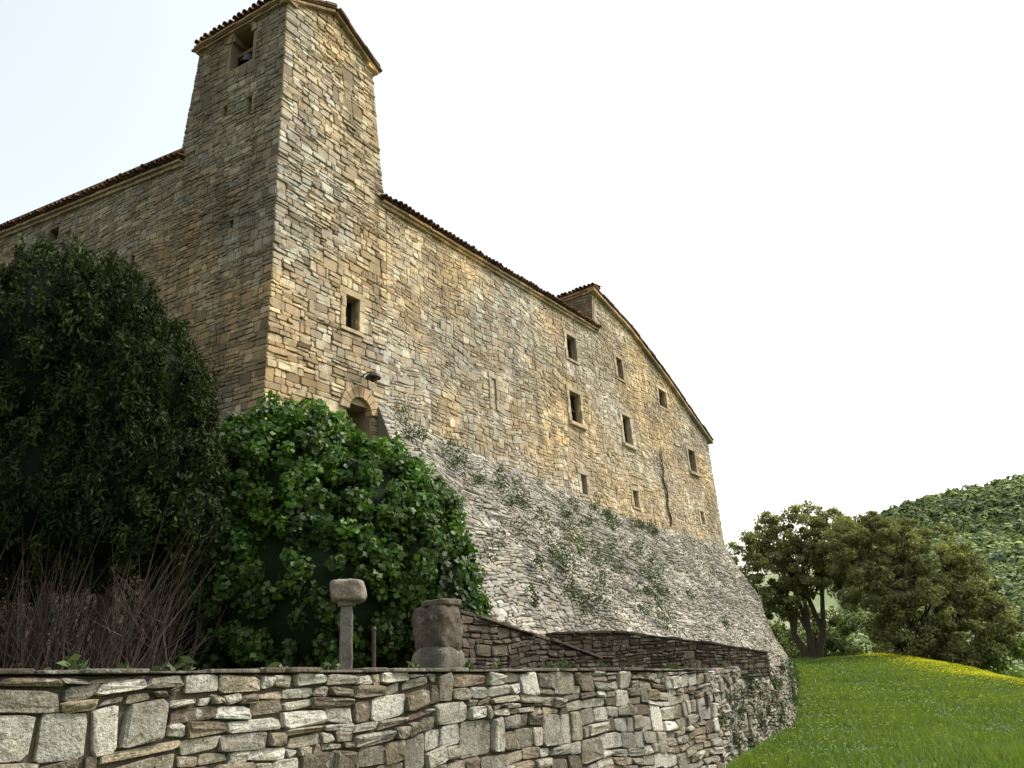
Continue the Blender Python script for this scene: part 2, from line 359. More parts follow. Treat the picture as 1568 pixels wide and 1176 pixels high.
# -------- roofs
pal_c=[(.23,.11,.06),(.19,.10,.06),(.27,.15,.09),(.16,.10,.07),(.22,.14,.10),(.14,.11,.08)]
def quadroof(name,pts,th,parent):
    nn=(Vector(pts[1])-Vector(pts[0])).cross(Vector(pts[3])-Vector(pts[0])).normalized()
    if nn.z<0: nn=-nn
    o=prism(name,pts,nn*th,M_roof,parent); return o
M_roof=stone_mat("roof_clay",base=(.2,.12,.075),stain=(.07,.06,.045),stain_amt=.7,streak=False)
def eaves(A,B,out,parent,name,slope=.35,proj=.28,corn=True,pc=None,sp=.2,zt=0):
    A=Vector(A);B=Vector(B);dv=(B-A); L=dv.length; dv.normalize(); mbt=MB(); mbc=MB()
    if corn:
        pc=pc or [(.40,.30,.19),(.44,.35,.23),(.36,.27,.17)]
        for k,(pr,z0,z1) in enumerate(((.09,-.02,.085),(.17,.09,.17))):
            u=0
            while u<L-1e-3:
                ll=ru(.25,.42); ue=min(L,u+ll)
                if L-ue<.12: ue=L
                c=A+dv*(u+ue)/2+out*(pr/2-.15)+Z*((z0+z1)/2)
                mbc.box(c,dv*((ue-u)/2-.004),Z*((z1-z0)/2),out*(pr/2+.15+ru(-.012,.012)),pick(pc),.008,.005); u=ue
    down=(out-Z*slope).normalized(); nrm=(out*slope+Z).normalized()
    k=int(L/sp)
    for i in range(k+1):
        u=min(L-.02,i*sp+ru(-.018,.018)); r=.085
        c0=A+dv*u+Z*((.235 if corn else .05)+ru(-.012,.012)+.02*math.sin(u*.8))+out*(proj+ru(-.04,.04)); b=len(mbt.V); col=pick(pal_c)
        for (off,rr) in ((0,r),(-.9,r*.85)):
            for th in range(7):
                t=math.pi*th/6
                mbt.V.append(c0-down*(-off)+dv*math.cos(t)*rr+nrm*math.sin(t)*rr); mbt.C.append(col)
            for th in range(7):
                t=math.pi*th/6
                mbt.V.append(c0-down*(-off)+dv*math.cos(t)*(rr-.018)+nrm*math.sin(t)*(rr-.018)); mbt.C.append(col)
        for th in range(6):
            mbt.F.append((b+th,b+th+1,b+15+th,b+14+th)); mbt.F.append((b+7+th,b+21+th,b+22+th,b+8+th)); mbt.F.append((b+th,b+7+th,b+8+th,b+th+1))
        c1=c0+dv*sp/2-out*.03; b=len(mbt.V); col=pick(pal_c)
        for off in (0,-.9):
            for th in range(5):
                t=math.pi*th/4
                mbt.V.append(c1+down*off+dv*math.cos(t)*r*.8-nrm*math.sin(t)*r*.55); mbt.C.append(col)
        for th in range(4): mbt.F.append((b+th,b+th+1,b+6+th,b+5+th))
    mbt.make(name+"_tiles",M_tile,parent)
    if corn: mbc.make(name+"_cornice",M_fac,parent)
eaves(FP(3.75,15.0,0),FP(17.2,15.46,0),n,house,"front_eaves")
eaves(LP(3.7,ltop(3.7),0),LP(15,ltop(15),0),nl,house,"nave_eaves",pc=[(.27,.2,.13),(.31,.24,.16)])
eaves(SPt(-.2,17.5),SPt(8.8,17.5),-d,house,"upper_eaves",slope=.2)
quadroof("main_roof",[FP(3.8,15.22,.1),FP(17.2,15.68,.1),FP(17.2,17.0,-6),FP(3.8,17.0,-6)],.08,house)
quadroof("nave_roof",[LP(3.7,16.25,.1),LP(15,17.2,.1),LP(15,18.8,-6),LP(3.7,17.5,-5)],.08,house)
vp=[(17.05,17.62),(20.6,16.9),(24.6,15.4),(27.6,14.0),(29.75,13.1)]
V=[];Fc=[]
for t,z in vp:
    for w_,dz in ((.17,0),(-9,0),(-9,.1),(.17,.1)): V.append(FP(t,z+dz,w_))
for i in range(4):
    for k in range(4): Fc.append((i*4+k,i*4+(k+1)%4,i*4+4+(k+1)%4,i*4+4+k))
Fc+=[(3,2,1,0),(16,17,18,19)]
mk("block_roof",V,Fc,M_roof,None,house)
mb=MB(); mt=MB()
for (ta,za),(tb,zb) in zip(vp,vp[1:]):
    L=math.hypot(tb-ta,zb-za); k=int(L/.42); dv=(d*(tb-ta)+Z*(zb-za)).normalized(); nv=(Z*(tb-ta)-d*(zb-za)).normalized()
    for i in range(k):
        x=(i+.5)/k; c=Vector(FP(ta+(tb-ta)*x,za+(zb-za)*x,.06))
        mb.box(c-nv*.07,dv*(L/k/2-.005),nv*.055,n*(.14+ru(-.01,.015)),pick([(.4,.31,.2),(.36,.28,.18)]),.01,.006)
        mt.box(c+nv*.14,dv*(L/k/2+.03),nv*(.035+ru(0,.01)),n*(.17+ru(-.02,.03)),pick(pal_c),.01,.015)
mb.make("verge_cornice",M_fac,house); mt.make("verge_tiles",M_tile,house)
lan=MB(); 
tube(lan,[FP(3.05,9.28,.02),FP(3.05,9.34,.2),FP(3.05,9.3,.42)],[.018,.018,.018],(.05,.04,.03),6)
tube(lan,[FP(3.05,9.3,.42),FP(3.05,9.22,.42),FP(3.05,9.16,.42),FP(3.05,9.12,.42)],[.03,.14,.2,.21],(.04,.035,.03),10)
tube(lan,[FP(3.05,9.12,.42),FP(3.05,9.02,.42)],[.08,.05],(.5,.5,.45),8)
lan.make("wall_lantern",M_iron,house)
# ---------------------------------------------------------------- tower
TZ=19.85
tw=lerp_pts([(0,4.15),(8,4.1),(15,3.93),(20,3.38),(21,3.35)])
sw=lerp_pts([(0,4.3),(8,4.2),(16,3.9),(20,3.5),(21,3.45)])
def TF(u,z,w=0): return FP(u*tw(z),z,w)
def TL(u,z,w=0): return LP(u*sw(z),z,w)
gab=lambda u: TZ+ (1.0-abs(u-.5)/.5)*1.0
WA=(2.65,11.0,.5,.95)
mb=MB()
opT=[((2.4-.14)/4.05,(2.9+.14)/4.05,10.38,11.68),(2.45/4.1,3.45/4.1,7.0,8.75)]
th_=[(1.1,14.2),(2.9,13.6),(1.5,17.4),(.9,10.2)]
opT+=[(t/3.95,(t+.13)/3.95,z,z+.13) for t,z in th_]
masonry(mb,TF,nF,0,1,lambda u:6.5,gab,(.11,.19),(.15,.45),pal_t,opT,depth=(.004,.05),wob=.05,jit=.016,gap=.006)
mb.make("tower_front_stones",M_fac,tower)
mb=MB()
BE=(1.25,2.15,18.45,19.55)
slits=[(1.2,16.75,.08,.32),(2.15,17.0,.08,.18),(1.55,13.02,.09,.18),(3.7,13.32,.07,.3)]
opB=[((BE[0]-.12)/3.6,(BE[1]+.12)/3.6,BE[2]-.05,20.1)]+[((s-w_)/sw(z),(s+w_)/sw(z),z-h,z+h) for s,z,w_,h in slits]
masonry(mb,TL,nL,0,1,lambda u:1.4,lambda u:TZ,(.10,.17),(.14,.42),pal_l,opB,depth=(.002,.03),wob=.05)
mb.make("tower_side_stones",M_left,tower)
def q4(z,i=.015):
    A=Vector(FP(0,z,0)); B=Vector(FP(tw(z),z,0)); D=Vector(LP(sw(z),z,0)); C=B+(D-A)
    cen=(A+B+C+D)/4
    return [p+(cen-p).normalized()*i*1.4 for p in (A,B,C,D)]
V=[];zs=[0,8,15,16,TZ]
for z in zs: V+=q4(z)
Fc=[(3,2,1,0)]
for i in range(len(zs)-1):
    for k in range(4): Fc.append((i*4+k,i*4+(k+1)%4,i*4+4+(k+1)%4,i*4+4+k))
b=len(V); q=q4(TZ); e1=(q[0]+q[1])/2+Z*.98; e2=(q[2]+q[3])/2+Z*.98
V+=[e1,e2]; o=(len(zs)-1)*4
Fc+=[(o,o+1,b),(o+2,o+3,b+1),(o+1,o+2,b+1,b),(o+3,o,b,b+1)]
M_mortt=stone_mat("tower_mortar",base=(.22,.18,.125),stain_amt=.5)
core_=mk("tower_core",V,Fc,M_mortt,None,tower)
bm=bmesh.new(); bm.from_mesh(core_.data); bmesh.ops.triangulate(bm,faces=bm.faces); bmesh.ops.recalc_face_normals(bm,faces=bm.faces); bm.to_mesh(core_.data); bm.free()
cutbool(core_,[(FP(2.65,11.0,0),d*.25,n*.35,Z*.475),(FP(2.95,7.65,0),d*.42,n*.6,Z*.8),
 (LP(1.7,19.0,-.4),l*.45,nl*.9,Z*.55),(LP(1.7,19.62,-.45),l*.33,nl*.88,Z*.17),(LP(1.75,19.05,-2.2),l*.3,nl*2.2,Z*.38)]
 +[(LP(s,z,0),l*(w_-.01),nl*.5,Z*(h-.01)) for s,z,w_,h in slits]+[(FP(t+.065,z+.065,0),d*.06,n*.35,Z*.06) for t,z in th_])
sr2=MB();gl2=MB();wd2=MB()
window(FP,n,d,*WA,'slit',sr2,gl2,wd2,[(.50,.42,.30),(.46,.38,.25)],.06)
def arch(mbx,PF,nv,dv,tc,zc,r,th,dep,pal,k=9,back=-.15):
    for i in range(k):
        a0=math.pi*i/k+.02; a1=math.pi*(i+1)/k-.02; b=len(mbx.V); c=pick(pal)
        for off in(back,dep):
            for (rr,aa) in ((r,a0),(r+th,a0),(r+th,a1),(r,a1)): mbx.V.append(PF(tc-math.cos(aa)*rr,zc+math.sin(aa)*rr,off)); mbx.C.append(c)
        mbx.F+= [(b+4,b+5,b+6,b+7),(b,b+1,b+5,b+4),(b+1,b+2,b+6,b+5),(b+2,b+3,b+7,b+6),(b+3,b,b+4,b+7)]
arch(sr2,FP,n,d,2.95,8.25,.40,.3,.09,[(.42,.31,.19),(.46,.36,.24)])
arch(sr2,LP,nl,l,1.7,19.5,.45,.14,.03,[(.27,.2,.13),(.3,.23,.15)],8)
arch(sr,FP,n,d,23.7,14.5,.475,.16,.05,[(.42,.37,.28)],7)
sr2.make("tower_surrounds",M_fac,tower); gl2.make("tower_panes",M_glass,tower)
sr.make("window_surrounds",M_fac,house); gl.make("window_panes",M_glass,house); wd.make("window_frames",M_wood,house)
bl=MB(); bc=Vector(LP(1.7,18.62,-.3))
prof=[(.30,0),(.27,.05),(.21,.16),(.17,.3),(.14,.38),(.06,.43),(.03,.5)]
for r,z in prof:
    for k in range(20):
        t=2*math.pi*k/20; bl.V.append(bc+Vector((r*math.cos(t),r*math.sin(t),z))); bl.C.append((.1,.1,.1))
for i in range(len(prof)-1):
    for k in range(20): bl.F.append((i*20+k,i*20+(k+1)%20,i*20+20+(k+1)%20,i*20+20+k))
bl.make("bell",M_bronze,tower,True)
yk=MB(); yk.box(bc+Z*.56,l*.42,nl*.06,Z*.07,(.1,.07,.05)); tube(yk,[bc+Z*.1,bc-Z*.06],[.02,.045],(.05,.05,.05)); yk.make("bell_yoke",M_wood,tower)
A,B,C,D=q4(TZ,0)
ridA=(A+B)/2+Z*1.0; ridB=(C+D)/2+Z*1.0
outF=(A-D).normalized(); outD=(B-A).normalized()
def ext(p,u,v,dz=0): return p+outF*u+outD*v+Z*dz
sl_=1.0/1.69
quadroof("roof_left",[ext(A,.2,-.12,-.12*sl_+.12),ext(ridA,.2,0,.12),ext(ridB,-.2,0,.12),ext(D,-.2,-.12,-.12*sl_+.12)],.07,tower)
quadroof("roof_right",[ext(B,.2,.12,-.12*sl_+.12),ext(ridA,.2,0,.12),ext(ridB,-.2,0,.12),ext(C,-.2,.12,-.12*sl_+.12)],.07,tower)
eaves(ext(A,.15,0),ext(D,-.1,0),nl,tower,"tower_eaves",slope=.5,proj=.22,pc=[(.33,.24,.16),(.29,.2,.13)])
eaves(ext(B,.15,0),ext(C,-.15,0),outD,tower,"tower_far_eaves",slope=.5,proj=.14)
mb=MB();mt=MB()
for (pA,pB) in ((ext(A,0,-.15,-.15*sl_),ridA),(ridA,ext(B,0,.12,-.12*sl_))):
    v_=pB-pA; L=v_.length; v_.normalize(); nv=v_.cross(n); nv=nv if nv.z>0 else -nv; k=int(L/.36)
    for i in range(k):
        c=pA+v_*L*(i+.5)/k
        mb.box(c+nv*.03+n*.03,v_*(L/k/2-.004),nv*.04,n*.13,pick([(.42,.33,.22),(.37,.29,.19)]),.01,.004)
        mt.box(c+nv*.17+n*.1,v_*(L/k/2+.02),nv*.04,n*(.14+ru(0,.03)),pick(pal_c),.01,.01)
mb.make("gable_cornice",M_fac,tower); mt.make("gable_tiles",M_tile,tower)
# ---------------------------------------------------------------- embankment (battered stone skirt)
TER=1.45
wofs=lerp_pts([(3.0,5.2),(15,5.0),(22,3.6),(T_END,2.3)])
RC=2.3
def SK(u,v,w=0):
    q=min(max(v/7.6,-.05),1.0)
    cz=TER-.1
    bul=.18*math.sin(u*.8+v*.5)+.12*math.sin(u*1.9-v*1.1)+.06*math.sin(u*4.1+v*2.3)
    bul*=math.sin(math.pi*max(q,0))
    if u<=T_END:
        zt=stop(u); wo=wofs(u); ww=wo*(1-q)+bul; k=1-q
        z=cz+(zt-cz)*q-.3*math.sin(math.pi*max(q,0))
        tt=u-max(0,(7-u))*.5*k
        p=P0+d*tt+n*ww
    else:
        ang=min((u-T_END)/RC,math.radians(100)); rest=max(0,(u-T_END)-RC*math.radians(100))
        zt=stop(T_END); z=cz+(zt-cz)*q-.3*math.sin(math.pi*max(q,0))
        dr=n*math.cos(ang)+d*math.sin(ang)
        p=P0+d*T_END+dr*(RC*(1-q)+bul)-n*rest
    return (p.x,p.y,z)
def SN(u,v):
    a_=Vector(SK(u,v));b_=Vector(SK(u+.1,v));c=Vector(SK(u,v+.1 if v<7.4 else v-.1))
    m_=(b_-a_).cross((c-a_) if v<7.4 else (a_-c)); 
    if m_.length<1e-8: return tuple(n)
    m_.normalize(); 
    return tuple(m_ if m_.dot(Vector((0,-.3,1)))>0 else -m_)
scarp=empty("stone_embankment")
mb=MB()
masonry(mb,SK,SN,3.6,T_END+RC*1.74+3,lambda u:0,lambda u:7.6,(.055,.10),(.12,.32),pal_s,depth=(.002,.045),gap=.005,wob=.10,jit=.018,big=.15)
mb.make("embankment_stones",M_scarp,scarp)
V=[];Fc=[];us=[3.6+(T_END+RC*1.74+3-3.6)*i/160 for i in range(161)]; vs=[-.3+7.9*i/24 for i in range(25)]
for u in us:
    for v in vs:
        p=Vector(SK(u,v)); nn=Vector(SN(u,v)); V.append(p-nn*.022)
for i in range(160):
    for j in range(24): Fc.append((i*25+j,i*25+25+j,i*25+26+j,i*25+j+1))
mk("embankment_core",V,Fc,M_morts,None,scarp)
V=[SK(3.6,v) for v in vs]; k=len(V); V+= [FP(3.6,0,0)]
mk("embankment_end",V,[tuple(range(k))+(k,)],M_morts,None,scarp)
# ---------------------------------------------------------------- front garden wall
def wallpath(pts):
    L=[0]
    for a_,b_ in zip(pts,pts[1:]): L.append(L[-1]+math.dist(a_[:2],b_[:2]))
    def seg(u):
        i=0
        while i<len(pts)-2 and u>L[i+1]: i+=1
        return i
    def P(u,z,w=0):
        i=seg(u); t=(u-L[i])/(L[i+1]-L[i]); a_,b_=Vector(pts[i][:2]),Vector(pts[i+1][:2]); p=a_+(b_-a_)*t; q=(b_-a_).normalized()
        return (p.x+q.y*w,p.y-q.x*w,z)
    def Nn(u,v):
        i=seg(u); a_,b_=Vector(pts[i][:2]),Vector(pts[i+1][:2]); q=(b_-a_).normalized(); return (q.y,-q.x,0)
    def top(u):
        i=seg(u); t=(u-L[i])/(L[i+1]-L[i]); return pts[i][2]+(pts[i+1][2]-pts[i][2])*t
    return P,Nn,top,L[-1]
pal_w=[(.30,.28,.235),(.25,.23,.19),(.36,.34,.295),(.18,.155,.12),(.46,.45,.415),(.27,.225,.165),(.23,.215,.185),(.31,.28,.22),(.41,.40,.365),(.14,.115,.09),(.28,.27,.24),(.52,.51,.475),(.34,.33,.30)]
fw=empty("garden_wall")
wp=[(-6.2,-.18,1.98),(-2.8,4.5,1.80),(2.62,12.0,1.53)]
WP,WN,wtop,WL=wallpath(wp)
mb=MB()
masonry(mb,WP,WN,0,WL,lambda u:-.3,lambda u:wtop(u)-.02,(.085,.16),(.12,.42),pal_w,depth=(.004,.05),gap=.0045,jit=.018,fine=True,wob=.045,base=-.05,big=.34,three=.3)
mb.make("wall_stones",M_wall,fw)
edir=Vector(WN(WL,0)); ed=Vector((edir.y*-1,edir.x,0))
WE=Vector(WP(WL,0,0))
def EP(u,z,w=0):
    p=WE-edir*u+ed*w; return (p.x,p.y,z)
mb=MB(); masonry(mb,EP,lambda u,v:tuple(ed),-.03,.5,lambda u:-.2,lambda u:1.5,(.08,.14),(.15,.35),pal_w,depth=(.01,.03),gap=.005,fine=True,wob=.01)
mb.make("wall_end_stones",M_wall,fw)
def wallcore(name,P,L,top,z0,th,mat,parent,nseg=30):
    V=[];Fc=[]
    for i in range(nseg+1):
        u=L*i/nseg
        V+= [P(u,z0,-.02),P(u,top(u),-.02),P(u,top(u),-th),P(u,z0,-th)]
    for i in range(nseg):
        for k in range(4): Fc.append((i*4+k,i*4+4+k,i*4+4+(k+1)%4,i*4+(k+1)%4))
    Fc+=[(0,1,2,3),(nseg*4+3,nseg*4+2,nseg*4+1,nseg*4)]
    mk(name,V,Fc,mat,None,parent)
wallcore("wall_core",WP,WL,lambda u:wtop(u)-.02,-.4,.5,M_mortd,fw)
def coping(P,Nn,top,L,th,pal,name,mat,parent,h=(.025,.055),sl=(.25,.7),proj=.05,u0=0):
    mb=MB(); u=u0
    while u<L-.01:
        ue=min(L,u+ru(*sl)); 
        if L-ue<.2: ue=L
        hh=ru(*h)
        a_=Vector(P(u,top(u)+hh/2,0)); b_=Vector(P(ue,top(ue)+hh/2,0)); nv=Vector(Nn((u+ue)/2,0)); dv=(b_-a_)
        m_=(a_+b_)/2-nv*(th/2-proj/2+ru(-.025,.025)); upv=dv.cross(nv).normalized(); upv=upv if upv.z>0 else -upv
        mb.rough(m_,dv*.5*1.0,nv*(th/2+proj/2),upv*hh*.55,pick(pal),.008,9,9.,ru(0,50),5); u=ue
    return mb.make(name,mat,parent)
coping(WP,WN,lambda u:wtop(u)-.01,WL+.04,.52,[(.15,.135,.115),(.19,.175,.15),(.11,.095,.08),(.24,.23,.2)],"wall_coping",M_wall,fw,h=(.015,.04),sl=(.2,.6))
rw=empty("retaining_wall")
rp=[(2.15,12.25,1.42),(5.95,19.6,1.46),(9.4,29.5,1.45),(12.45,39.2,1.4),(11.4,44.5,1.4)]
RP,RN,rtop,RL=wallpath(rp)
mb=MB()
masonry(mb,RP,RN,0,RL,lambda u:-.3,lambda u:rtop(u),(.06,.11),(.1,.3),pal_s+pal_w[:4],depth=(.005,.06),gap=.006,jit=.02,wob=.07)
mb.make("retaining_stones",M_wall,rw); wallcore("retaining_core",RP,RL,rtop,-.5,.5,M_mortd,rw,60)
coping(RP,RN,rtop,RL,.5,pal_s,"retaining_coping",M_wall,rw,h=(.04,.1),proj=.02)
o_=[(-6.4,0),(-3.0,4.6),(2.1,12.3),(5.7,19.8),(9.1,29.5),(12.1,39.2),(11,46),(-8,46),(-45,30),(-45,-10),(-12,-8)]
tmat=stone_mat("terrace_soil",base=(.11,.10,.06),stain=(.06,.08,.03),stain_amt=.8,streak=False,bscale=8)
mk("terrace_ground",[(x,y,TER) for x,y in o_],[tuple(range(len(o_)))],tmat)
# ---------------------------------------------------------------- ramp parapets
def parapet(name,pts,pal,th=.4):
    e_=empty(name); P,Nn,top,L=wallpath(pts); mb=MB()
    masonry(mb,P,Nn,0,L,lambda u:1.3,top,(.05,.1),(.1,.28),pal,depth=(.005,.035),gap=.005,fine=True,wob=.03)
    mb.make("parapet_stones",M_dark,e_); wallcore("parapet_core",P,L,top,1.3,th,M_mortd,e_,20)
    coping(P,Nn,top,L,th,[(.08,.066,.052),(.105,.09,.07),(.06,.052,.042)],"parapet_coping",M_dark,e_,h=(.02,.05),proj=.05,sl=(.2,.5))
    return e_
pal_d=[(.09,.072,.055),(.07,.058,.046),(.11,.093,.072),(.06,.05,.04),(.14,.127,.105)]
pp=parapet("parapet_wall",[(-.75,8.65,2.30),(-.2,9.5,2.14),(.45,10.45,1.94),(.95,11.2,1.76)],pal_d)
parapet("parapet_wall",[(.45,13.9,2.26),(1.6,14.5,2.24),(2.6,15.0,2.1),(3.6,15.6,1.95),(4.8,16.4,1.74)],pal_d)
mb=MB()
pdir=Vector((.56,.83,0)); pn=Vector((.83,-.56,0)); pc0=Vector((-.93,8.46,0))
mb.rough(pc0+Z*1.62-pn*.05,pdir*.2,pn*.22,Z*.34,(.17,.16,.14),.03,6,8.,1.,9)
mb.rough(pc0+Z*2.14-pn*.05,pdir*.185,pn*.21,Z*.25,(.12,.10,.08),.045,5,6.,9.,9)
mb.rough(pc0+Z*2.40-pn*.03+pdir*.03,pdir*.16,pn*.19,Z*.04,(.16,.135,.10),.025,6,5.,5.,6)
mb.make("parapet_pillar",M_dark,pp)
sp_=empty("stone_post"); mb=MB(); c=Vector((-1.68,7.3,0))
rx=Vector((.97,.24,0)); ry=Vector((-.24,.97,0))
mb.rough(c+Z*1.88,rx*.058,ry*.058,Z*.48,(.18,.17,.15),.012,7,7.,2.,9)
mb.make("post_shaft",M_dark,sp_)
mb=MB()
mb.rough(c+Z*2.345,rx*.085,ry*.08,Z*.03,(.16,.15,.13),.01,8,5.,4.,6)
mb.rough(c+Z*2.46+rx*.01,rx*.155,ry*.14,Z*.10,(.21,.19,.155),.028,6,6.,7.,8)
mb.make("post_cap",M_dark,sp_)
sp2=empty("iron_rod"); mb=MB(); tube(mb,[c+rx*.25+Z*1.4,c+rx*.25+Z*2.1],[.02,.02],(.05,.04,.035),8); tube(mb,[c+rx*.25+Z*2.1,c+rx*.25+Z*2.13],[.03,.012],(.05,.04,.035),8); mb.make("rod",M_iron,sp2)
# ---------------------------------------------------------------- foliage
def leafmesh(name,C,size,asp,cols,mat,parent=None,up=0.0,out=None,outw=0):
    n_=len(C); a_=np.random.normal(size=(n_,3)); 
    if up: a_=a_*(1-up)+np.array([0,0,1.])*up*1.5
    a_/=np.linalg.norm(a_,axis=1)[:,None]
    r_=np.random.normal(size=(n_,3))
    if out is not None:
        nn=out*outw+r_*(1-outw); nn/=np.linalg.norm(nn,axis=1)[:,None]+1e-9
        a_=a_-nn*np.sum(a_*nn,axis=1)[:,None]; a_/=np.linalg.norm(a_,axis=1)[:,None]+1e-9
        b_=np.cross(nn,a_)
    else:
        b_=np.cross(a_,r_); b_/=np.linalg.norm(b_,axis=1)[:,None]+1e-9
    s=np.random.uniform(.65,1.3,(n_,1))*size
    V=np.empty((n_*4,3)); V[0::4]=C-a_*s; V[1::4]=C+b_*s*asp-a_*s*.15; V[2::4]=C+a_*s; V[3::4]=C-b_*s*asp-a_*s*.15
    Fc=np.arange(n_*4).reshape(-1,4)
    return mk(name,V,Fc,mat,np.repeat(cols,4,axis=0),parent)
def clumpcloud(lobes,nsub,nleaf,subr,inner=.15,vert=1.0,zmin=None,rr=(.8,1.08)):
    C=[];O=[];Bv=[]
    vol=np.array([r[0]*r[1]+r[1]*r[2]+r[0]*r[2] for c,r in lobes]); vol/=vol.sum()
    m_=max(1,int(nleaf/nsub))
    for (c,r),vv in zip(lobes,vol):
        k=max(3,int(nsub*vv*1.5)); c=np.array(c);r=np.array(r)
        u=np.random.normal(size=(k,3)); u/=np.linalg.norm(u,axis=1)[:,None]
        rad=np.where(np.random.rand(k)<inner,np.random.uniform(.3,.8,k),np.random.uniform(rr[0],rr[1],k))
        sc_=c+u*r*rad[:,None]
        keep=np.ones(k,bool)
        for c2,r2 in lobes:
            if np.allclose(c2,c): continue
            q=((sc_-np.array(c2))/np.array(r2)); keep&=(np.sum(q*q,axis=1)>.5)
        if zmin is not None: keep&=sc_[:,2]>zmin-.1
        sc_=sc_[keep];u=u[keep]
        sr_=np.random.uniform(.6,1.35,(len(sc_),1))*subr
        br=np.random.uniform(.6,1.4,len(sc_))
        for i in range(len(sc_)):
            g=np.random.normal(size=(m_,3)); g/=np.linalg.norm(g,axis=1)[:,None]; g*=np.random.rand(m_,1)**.4
            g*=sr_[i]*np.array([1,1,vert]); C.append(sc_[i]+g); oo=g/np.linalg.norm(g,axis=1)[:,None]*.6+u[i]; O.append(oo/np.linalg.norm(oo,axis=1)[:,None]); Bv.append(np.full(m_,br[i]))
    C=np.concatenate(C);O=np.concatenate(O);Bv=np.concatenate(Bv)
    if zmin is not None:
        k=C[:,2]>zmin; C,O,Bv=C[k],O[k],Bv[k]
    return C,O,Bv
def leafcols(Bv,c1,c2):
    t=np.random.rand(len(Bv),1); c=np.array(c1)*(1-t)+np.array(c2)*t; return c*Bv[:,None]*np.random.uniform(.8,1.2,(len(Bv),1))
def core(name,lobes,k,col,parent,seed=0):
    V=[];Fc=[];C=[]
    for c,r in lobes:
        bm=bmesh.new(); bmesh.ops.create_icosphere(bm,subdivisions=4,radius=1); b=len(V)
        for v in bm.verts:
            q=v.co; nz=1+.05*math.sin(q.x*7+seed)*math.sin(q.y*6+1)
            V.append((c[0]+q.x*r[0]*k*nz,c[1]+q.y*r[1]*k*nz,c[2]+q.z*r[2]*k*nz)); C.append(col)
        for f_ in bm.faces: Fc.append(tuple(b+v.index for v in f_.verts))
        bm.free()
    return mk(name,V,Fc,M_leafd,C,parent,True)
iv=empty("ivy_bush")
L=[((-3.45,11,4.25),(1.2,1.05,1.45)),((-2.35,11,3.6),(1.1,1,1.4)),((-4.1,11,3.7),(1.05,1,1.55)),((-1.6,11,2.85),(.85,.9,1.2)),((-3,10.6,2.7),(1.5,1,1.4)),((-4.5,10.8,2.6),(.85,.8,1.2)),((-1.15,11,2.2),(.6,.8,.8))]
L2=L+[((-3.7+ru(-1,1.6),10.5+ru(-.3,.2),ru(2.6,4.6)),(ru(.35,.6),.5,ru(.35,.55))) for _ in range(9)]+[((-2.0,11.2,4.55),(.6,.5,.5)),((-1.45,11.2,3.9),(.5,.5,.5))]
C,O,Bv=clumpcloud(L2,2200,130000,.15,.06,zmin=1.5,rr=(.88,1.09))
Bv=Bv*np.clip(.72+.42*(C[:,2]-3.0)/2.0+.25*np.sin(C[:,0]*5)*np.sin(C[:,2]*4),.5,1.45)  # sunlit top and shaded bottom painted into leaf brightness
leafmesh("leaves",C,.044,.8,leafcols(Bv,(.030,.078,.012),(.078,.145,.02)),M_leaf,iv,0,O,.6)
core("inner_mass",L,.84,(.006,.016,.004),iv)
cy=empty("cypress_tree")
L=[((-6.6,9.8,6.15),(1.4,1.2,1.75)),((-5.2,9.7,5.1),(1.05,1.0,1.6)),((-5.0,9.7,4.2),(1.1,1.0,1.2)),((-7.7,9.8,5.4),(1.7,1.3,2.1)),((-6.4,9.8,4.3),(1.6,1.2,1.3)),((-5.85,9.7,6.2),(.8,.8,1.15))]
L2=list(L)
for _ in range(40):
    c0,r0=random.choice(L); u=ru(0,6.28); ph=ru(-.3,1.2)
    L2.append(((c0[0]+r0[0]*.88*math.cos(u)*math.cos(ph),c0[1]-abs(r0[1]*.85*math.sin(u)*math.cos(ph)),c0[2]+r0[2]*.85*math.sin(ph)),(ru(.2,.38),ru(.22,.35),ru(.4,.7))))
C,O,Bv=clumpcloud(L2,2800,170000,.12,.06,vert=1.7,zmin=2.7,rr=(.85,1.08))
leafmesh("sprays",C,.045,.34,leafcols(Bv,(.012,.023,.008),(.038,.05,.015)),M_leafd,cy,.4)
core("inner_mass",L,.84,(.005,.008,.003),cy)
mb=MB()
for i in range(800):
    bx=ru(-8.6,-3.9); by=ru(8.8,10.3); x0=-6+(bx+6)*.7+ru(-.3,.3)
    z1=ru(2.0,4.0); m1=((x0+bx)/2+ru(-.22,.22),by+ru(-.1,.1),1.4+(z1-1.4)*.5)
    col=pick([(.075,.06,.05),(.11,.095,.08),(.05,.04,.035),(.085,.06,.048)])
    tube(mb,[(x0,by+ru(-.1,.1),1.4),m1,(bx+ru(-.35,.35),by+ru(-.2,.2),z1)],[.010,.006,.003],col,4)
    for _ in range(2):
        if R()<.7: tube(mb,[m1,(m1[0]+ru(-.45,.45),m1[1]+ru(-.2,.2),m1[2]+ru(.15,.55))],[.005,.002],col,3)
for x in (-7.2,-6.2,-5.4):
    tube(mb,[(x,9.8,1.3),(x+.1,9.8,2.6),(x-.1,9.8,4.5)],[.11,.09,.05],(.12,.08,.055),8)
M_twig=stone_mat("twig_bark",stain=(.04,.033,.027),streak=False)
mb.make("bare_twigs",M_twig,cy)
sb=empty("laurel_shrub"); L=[((-11.6,14.6,9.0),(1.0,.8,.9)),((-12.6,14.6,8.4),(1.2,.9,1.3)),((-12.2,14.6,5.5),(1.2,.9,2.6))]
C,O,Bv=clumpcloud(L,120,7000,.3); leafmesh("leaves",C,.07,.6,leafcols(Bv,(.05,.12,.02),(.10,.18,.03)),M_leaf,sb,0,O,.5)
